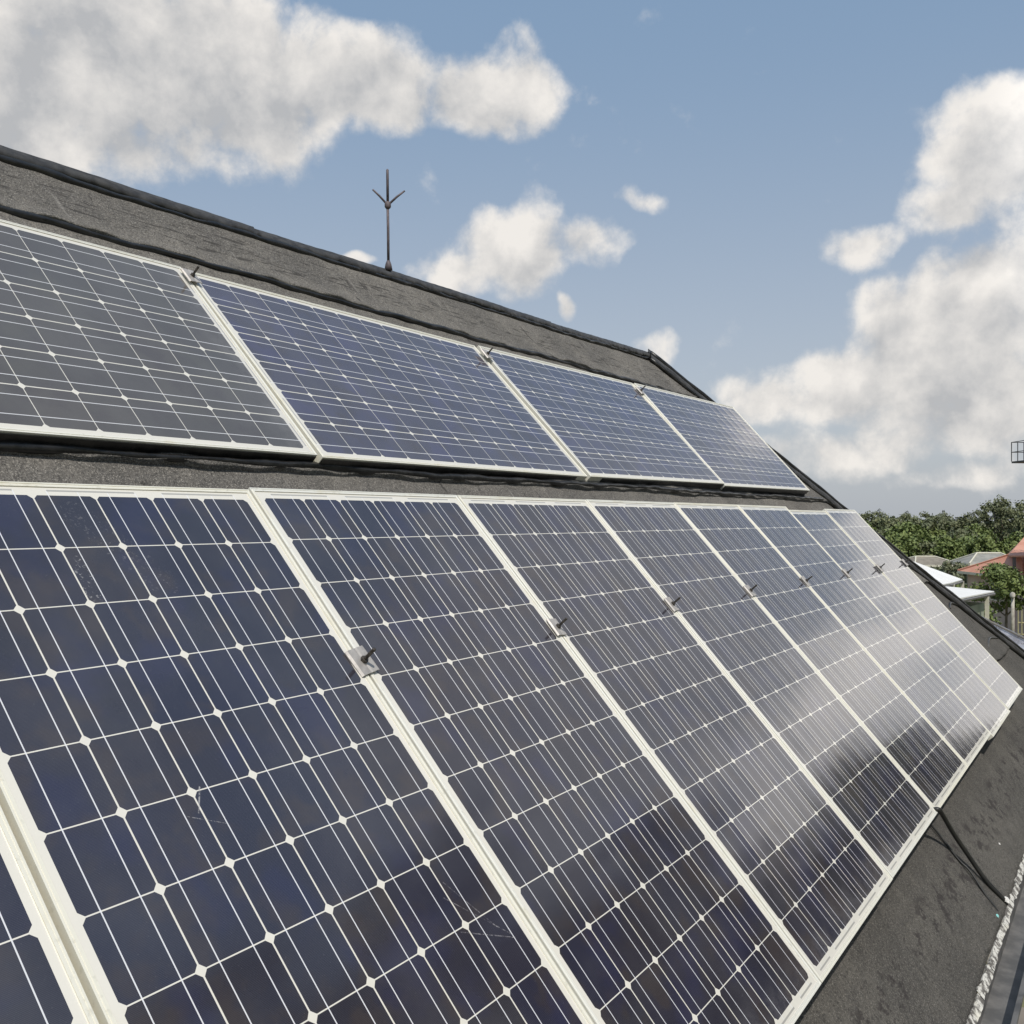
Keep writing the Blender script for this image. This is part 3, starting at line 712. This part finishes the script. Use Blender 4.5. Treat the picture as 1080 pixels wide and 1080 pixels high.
shed('bright white sheet-roofed shed just beyond the hip, the farther and higher of two', sa, [sa[1], sa[2]], M_green)
sb = [at(940, 617, 50), at(1000, 618.5, 47), at(1048.5, 623.5, 45), at(1008, 631.5, 40), at(950, 628, 40)]
shed('bright white sheet-roofed shed just beyond the hip, the nearer and lower of two', sb, [at(1041, 627, 44), at(1012, 631, 41)], M_green)

# near low building with a worn corrugated roof, ribs running down to the right
o = empty('outbuilding', gpos(1120, 24)); tag(o, 'low outbuilding with a worn whitish corrugated roof right beyond the hip', 'outbuilding')
org = Vector(o.location)
c = [at(1000, 636, 33), at(1200, 735, 20), at(1130, 800, 17.5), at(940, 668, 27)]
c = [p_ - org for p_ in c]
bm = bmesh.new(); n1, n2 = 60, 2; grid = []
nrm = (c[1] - c[0]).cross(c[3] - c[0]).normalized()
if nrm.z < 0: nrm = -nrm
for j in range(n1 * 4 + 1):
    s = j / (n1 * 4); a = c[0].lerp(c[3], s); b_ = c[1].lerp(c[2], s); h_ = .035 * math.cos(j * math.pi / 2) + (.10 if j == 0 else 0)
    grid.append([bm.verts.new(a.lerp(b_, k / 6) + nrm * h_ + Vector((0, 0, -.03 * (1 + (k == 6))))) for k in range(7)])
for g0, g1 in zip(grid, grid[1:]):
    for k in range(6): bm.faces.new((g0[k], g0[k + 1], g1[k + 1], g1[k]))
link('roof', bm, M_corr, o)
bm = bmesh.new(); tube(bm, [c[0] + Vector((0, 0, .06)), c[1] + Vector((0, 0, .06))], .03, 8); link('ridge_cap', bm, M_brown_roof, o)
zz = min(p_.z for p_ in c) - .5; cen = sum(c, Vector()) / 4
bm = bmesh.new(); prism(bm, [Vector((cen.x + (p_.x - cen.x) * .85, cen.y + (p_.y - cen.y) * .85, 0)) for p_ in c], Vector((0, 0, zz))); link('wall', bm, M_wall, o)

# posts and garden fence
M_pale = wear('pale_old_concrete', (.34, .31, .26), (.50, .47, .41), 3, .9)
pp = gpos(1068, 54); o = empty('gate_post', pp); tag(o, 'thick pale gate post with a rounded white cap, below the bushy tree', 'post')
bm = bmesh.new(); tube(bm, [(0, 0, 0), (.05, 0, 2.2), (.12, 0, 3.2)], [.11, .10, .085], 10); link('shaft', bm, M_pale, o, smooth=True)
bm = bmesh.new(); bmesh.ops.create_icosphere(bm, subdivisions=3, radius=.13)
for w_ in bm.verts: w_.co = Vector((w_.co.x * 1.1, w_.co.y, w_.co.z * 1.3 + 3.3)) + Vector((.08 * math.sin(w_.co.z * 9), .05 * math.sin(w_.co.x * 11), 0))
link('cap', bm, M_pale, o, smooth=True)
M_yel = wear('yellowed_boards', (.42, .38, .20), (.50, .46, .27), 3, .8)
f0, f1 = gpos(1074, 60), gpos(1150, 58); o = empty('garden_fence', f0); tag(o, 'yellowish board fence at the right edge beside the pale gate post', 'fence')
dr = (f1 - f0); Ln = dr.length; dr.normalize()
bm = bmesh.new(); k = 0
while k * .2 < Ln:
    a = dr * (k * .2); box(bm, (a.x - .07, a.y - .02, .05), (a.x + .07, a.y + .02, 2.1 + .06 * math.sin(k * 2.3))); k += 1
link('boards', bm, M_yel, o)
bm = bmesh.new(); tube(bm, [Vector((0, 0, .5)), dr * Ln + Vector((0, 0, .5))], .04, 6); tube(bm, [Vector((0, 0, 1.2)), dr * Ln + Vector((0, 0, 1.2))], .04, 6); link('rail', bm, M_yel, o)

# steel platform tower at the right edge, mast just outside the frame
tw = gpos(1112, 55); o = empty('steel_tower', tw); tag(o, 'dark steel platform with railings high at the right edge of the sky', 'tower')
M_steel = wear('dark_steel', (.05, .05, .055), (.09, .09, .09), 5, .6, .4)
hb = at(1101, 485.5, 55).z; s2 = 1.75; rx = Vector((RT.x, RT.y, 0)).normalized(); fx = Vector((FW.x, FW.y, 0)).normalized()
def tp(a, b_, z): return rx * a + fx * b_ + Vector((0, 0, z))
bm = bmesh.new(); prism(bm, [tp(-s2, -s2 * .7, hb), tp(s2, -s2 * .7, hb), tp(s2, s2 * .7, hb), tp(-s2, s2 * .7, hb)], Vector((0, 0, -.10))); link('platform', bm, M_steel, o)
bm = bmesh.new()
for z in (.52, 1.08):
    ps = [tp(-s2, -s2 * .7, hb + z), tp(s2, -s2 * .7, hb + z), tp(s2, s2 * .7, hb + z), tp(-s2, s2 * .7, hb + z)]
    for a, b_ in zip(ps, ps[1:] + ps[:1]): tube(bm, [a, b_], .022, 6)
for a in [k / 5 for k in range(-5, 6)]:
    for b_ in (-.7, .7): tube(bm, [tp(a * s2, b_ * s2, hb), tp(a * s2, b_ * s2, hb + 1.08)], .025, 6)
link('railing', bm, M_steel, o)
bm = bmesh.new()
for a in (-.3, .3):
    for b_ in (-.3, .3): tube(bm, [tp(a * 1.6, b_ * 1.6, 0), tp(a, b_, hb)], .05, 6)
for k in range(9):
    z0, z1 = hb * k / 9, hb * (k + 1) / 9
    for (a0, b0, a1, b1) in ((-.4, -.4, .4, -.4), (.4, .4, -.4, .4), (-.4, .4, -.4, -.4), (.4, -.4, .4, .4)): tube(bm, [tp(a0, b0, z0), tp(a1, b1, z1)], .025, 5)
link('mast', bm, M_steel, o)

# ------------------------------------------------------------------ trees
def crown_mesh(seed, h, r, nclump, nleaf, leaf, low=.35, lobes=9, flat=.8):
    q = random.Random(seed); bm = bmesh.new(); L = []
    for i in range(lobes):
        a = q.uniform(0, 6.28); f = (i + .5) / lobes; z = h * (low + (1 - low) * (.12 + .8 * f)); rr = r * (1 - .75 * max(0, f - .35)) * q.uniform(.35, .8)
        L.append((Vector((math.cos(a) * rr, math.sin(a) * rr, z)), r * q.uniform(.32, .55) * (1 - .4 * f)))
    L.append((Vector((q.uniform(-.1, .1) * r, q.uniform(-.1, .1) * r, h * .9)), r * .33))
    for _ in range(nclump):
        c, lr_ = q.choice(L); d = Vector((q.gauss(0, 1), q.gauss(0, 1), q.gauss(0, 1))).normalized()
        cc = c + Vector((d.x, d.y, d.z * flat)) * lr_ * q.uniform(.55, 1.12); cr = leaf * q.uniform(1.2, 2.4)
        for _ in range(nleaf):
            p = cc + Vector((q.gauss(0, .5), q.gauss(0, .5), q.gauss(0, .4))) * cr
            n = (d + Vector((q.gauss(0, .6), q.gauss(0, .6), q.gauss(.3, .5)))).normalized()
            a = n.orthogonal().normalized(); a = (Matrix.Rotation(q.uniform(0, 6.28), 3, n) @ a); b = n.cross(a); s = leaf * q.uniform(.45, 1.0)
            vs = [bm.verts.new(p + a * s), bm.verts.new(p + b * s * .55), bm.verts.new(p - a * s), bm.verts.new(p - b * s * .55)]
            bm.faces.new(vs)
    return bm, L
def make_tree(name, seed, h, r, nclump, nleaf, leaf, mleaf, low=.35, lobes=9, flat=.8):
    root = empty(name); bm, L = crown_mesh(seed, h, r, nclump, nleaf, leaf, low, lobes, flat); link('crown', bm, mleaf, root)
    bm = bmesh.new(); q = random.Random(seed + 50); tr = max(.08, h * .016)
    tube(bm, [(0, 0, -.2), (q.uniform(-.1, .1), q.uniform(-.1, .1), h * .3), (q.uniform(-.2, .2), q.uniform(-.2, .2), h * .6), (0, 0, h * .86)], [tr * 1.4, tr, tr * .6, tr * .2], 8)
    for c, lr_ in L[:7]:
        s = Vector((0, 0, max(h * low * .8, c.z - r * .8))); tube(bm, [s, s.lerp(c, .5) + Vector((0, 0, -.1)), c], [tr * .55, tr * .35, tr * .12], 6)
    link('trunk', bm, M_bark, root, smooth=True); return root
def copy_tree(src, loc, rz, sc):
    r = src.copy(); COL.objects.link(r); r.location = loc; r.rotation_euler = (0, 0, rz); r.scale = (sc, sc, sc)
    for ch in src.children: c = ch.copy(); COL.objects.link(c); c.parent = r
    for k in ('label', 'category', 'group'):
        if k in src: r[k] = src[k]
    return r
kinds = [make_tree('broadleaf_tree', 11, 12, 3.3, 150, 13, .30, M_leaf, .35, 12, .6), make_tree('broadleaf_tree', 12, 10, 3.2, 170, 14, .30, M_leaf, .25),
         make_tree('tall_tree', 13, 14, 2.8, 120, 12, .30, M_leaf, .4, 14, .5), make_tree('bushy_tree', 14, 8, 3.6, 230, 14, .34, M_leaf2, .12),
         make_tree('slender_tree', 15, 13, 2.0, 85, 12, .28, M_leaf, .35, 12, .55)]
LB = ['rounded broadleaf tree in the wood behind the houses', 'dense low-crowned broadleaf tree in the wood behind the houses', 'tall tiered tree rising out of the wood behind the houses',
      'bright green bushy tree at the front of the wood behind the houses', 'slender tall tree in the wood behind the houses']
q = random.Random(21); used = set()
def far_tree(kd, x, d, top, sc=None):
    """x only sets the compass bearing; top is the crown height in metres"""
    src = kinds[kd]; h0 = (12, 10, 14, 8, 13)[kd]; loc = gpos(x, d); rz = q.uniform(0, 6.28)
    sc = top / h0
    if kd not in used:
        used.add(kd); src.location = loc; src.rotation_euler = (0, 0, rz); src.scale = (sc,) * 3; r = src
        tag(src, LB[kd], 'tree', 'trees of the wood behind the houses')
    else: r = copy_tree(src, loc, rz, sc)
    return r
def top_of(y, d): return CP.z + (548 - y) / 1052 * d
# skyline row: bearing, distance, height read off the skyline
for (x, y, d, kd) in ((905, 543, 128, 0), (914, 540, 118, 4), (922, 547, 118, 1), (930, 539, 130, 2), (938, 545, 124, 0), (946, 549, 124, 1), (953, 542, 138, 4), (960, 541, 128, 2), (968, 546, 126, 0), (978, 540, 132, 4), (985, 547, 120, 1), (992, 544, 125, 0),
                      (1000, 540, 136, 2), (1009, 547, 126, 0), (1017, 541, 126, 4), (1025, 545, 130, 0), (1033, 536, 122, 2), (1040, 531, 120, 4), (1049, 524, 118, 2), (1056, 528, 122, 4), (1062, 538, 126, 0), (1070, 533, 116, 2), (1077, 528, 120, 4), (1084, 531, 124, 2), (1094, 537, 120, 0), (1108, 530, 120, 2)):
    far_tree(kd, x, d, top_of(y, d) * 1.03)
# body of the wood in front of and behind the skyline
for i in range(70):
    x = q.uniform(890, 1120); d = q.uniform(97, 150); far_tree(q.choice((0, 1, 1, 3, 0)), x, d, top_of(q.uniform(550, 566) + (4 if d < 110 else 0), d))
for i in range(40):
    x = 880 + 250 * (i + q.random()) / 40; d = q.uniform(92, 100); far_tree(q.choice((3, 1, 3)), x, d, q.uniform(4.6, 6.0))
for i in range(26):   # the wood carries on to the right, where only the glass sees it
    x = 1130 + i * 55 + q.uniform(-20, 20); d = q.uniform(80, 120) / (1 + (x - 1100) / 2600); far_tree(q.choice((0, 1, 2)), x, d, q.uniform(9, 13))
# near trees
t = make_tree('mango_tree', 31, 4.7, 2.0, 330, 13, .15, M_leaf2, .5, 9); t.location = gpos(1061, 57); tag(t, 'bushy dark green tree in front of the large red roof', 'tree')
t = make_tree('garden_bush', 32, 2.9, 1.4, 120, 13, .16, M_leaf2, .1, 7); t.location = gpos(1003, 70); tag(t, 'green bush between the white shed roofs and the grey hip-roofed house', 'bush')
t = make_tree('garden_bush', 33, 3.0, 1.2, 120, 13, .16, M_leaf2, .1, 7); t.location = gpos(1035, 50); tag(t, 'low bush beside the post of the nearer white shed', 'bush')
t = make_tree('garden_tree', 34, 4.0, 1.7, 150, 13, .18, M_leaf, .2, 8); t.location = gpos(1000, 78); tag(t, 'small dark tree behind the farther white shed roof', 'tree')
# big trees to the right of the view that the lower glass reflects
def refl_tree(kd_seed, az, d, h, r, lab):
    t = make_tree('shade_tree', kd_seed, h, r, 900, 12, .30, M_leaf, .18, 14)
    t.location = (CP.x + 2 + math.cos(R(az)) * d, CP.y + math.sin(R(az)) * d, 0); tag(t, lab, 'tree')
refl_tree(41, -40, 16, 22, 6.8, 'tallest shade tree right of the view, mirrored dark in the nearest panels')
refl_tree(42, -29, 21, 20, 5.8, 'shade tree right of the view, mirrored in the feet of the middle panels')
refl_tree(43, -22, 26, 17.5, 5.0, 'spreading shade tree right of the view, mirrored in the feet of the far panels')
refl_tree(44, -14, 36, 14.5, 4.6, 'smallest shade tree right of the view, mirrored at the far lower corner of the row')
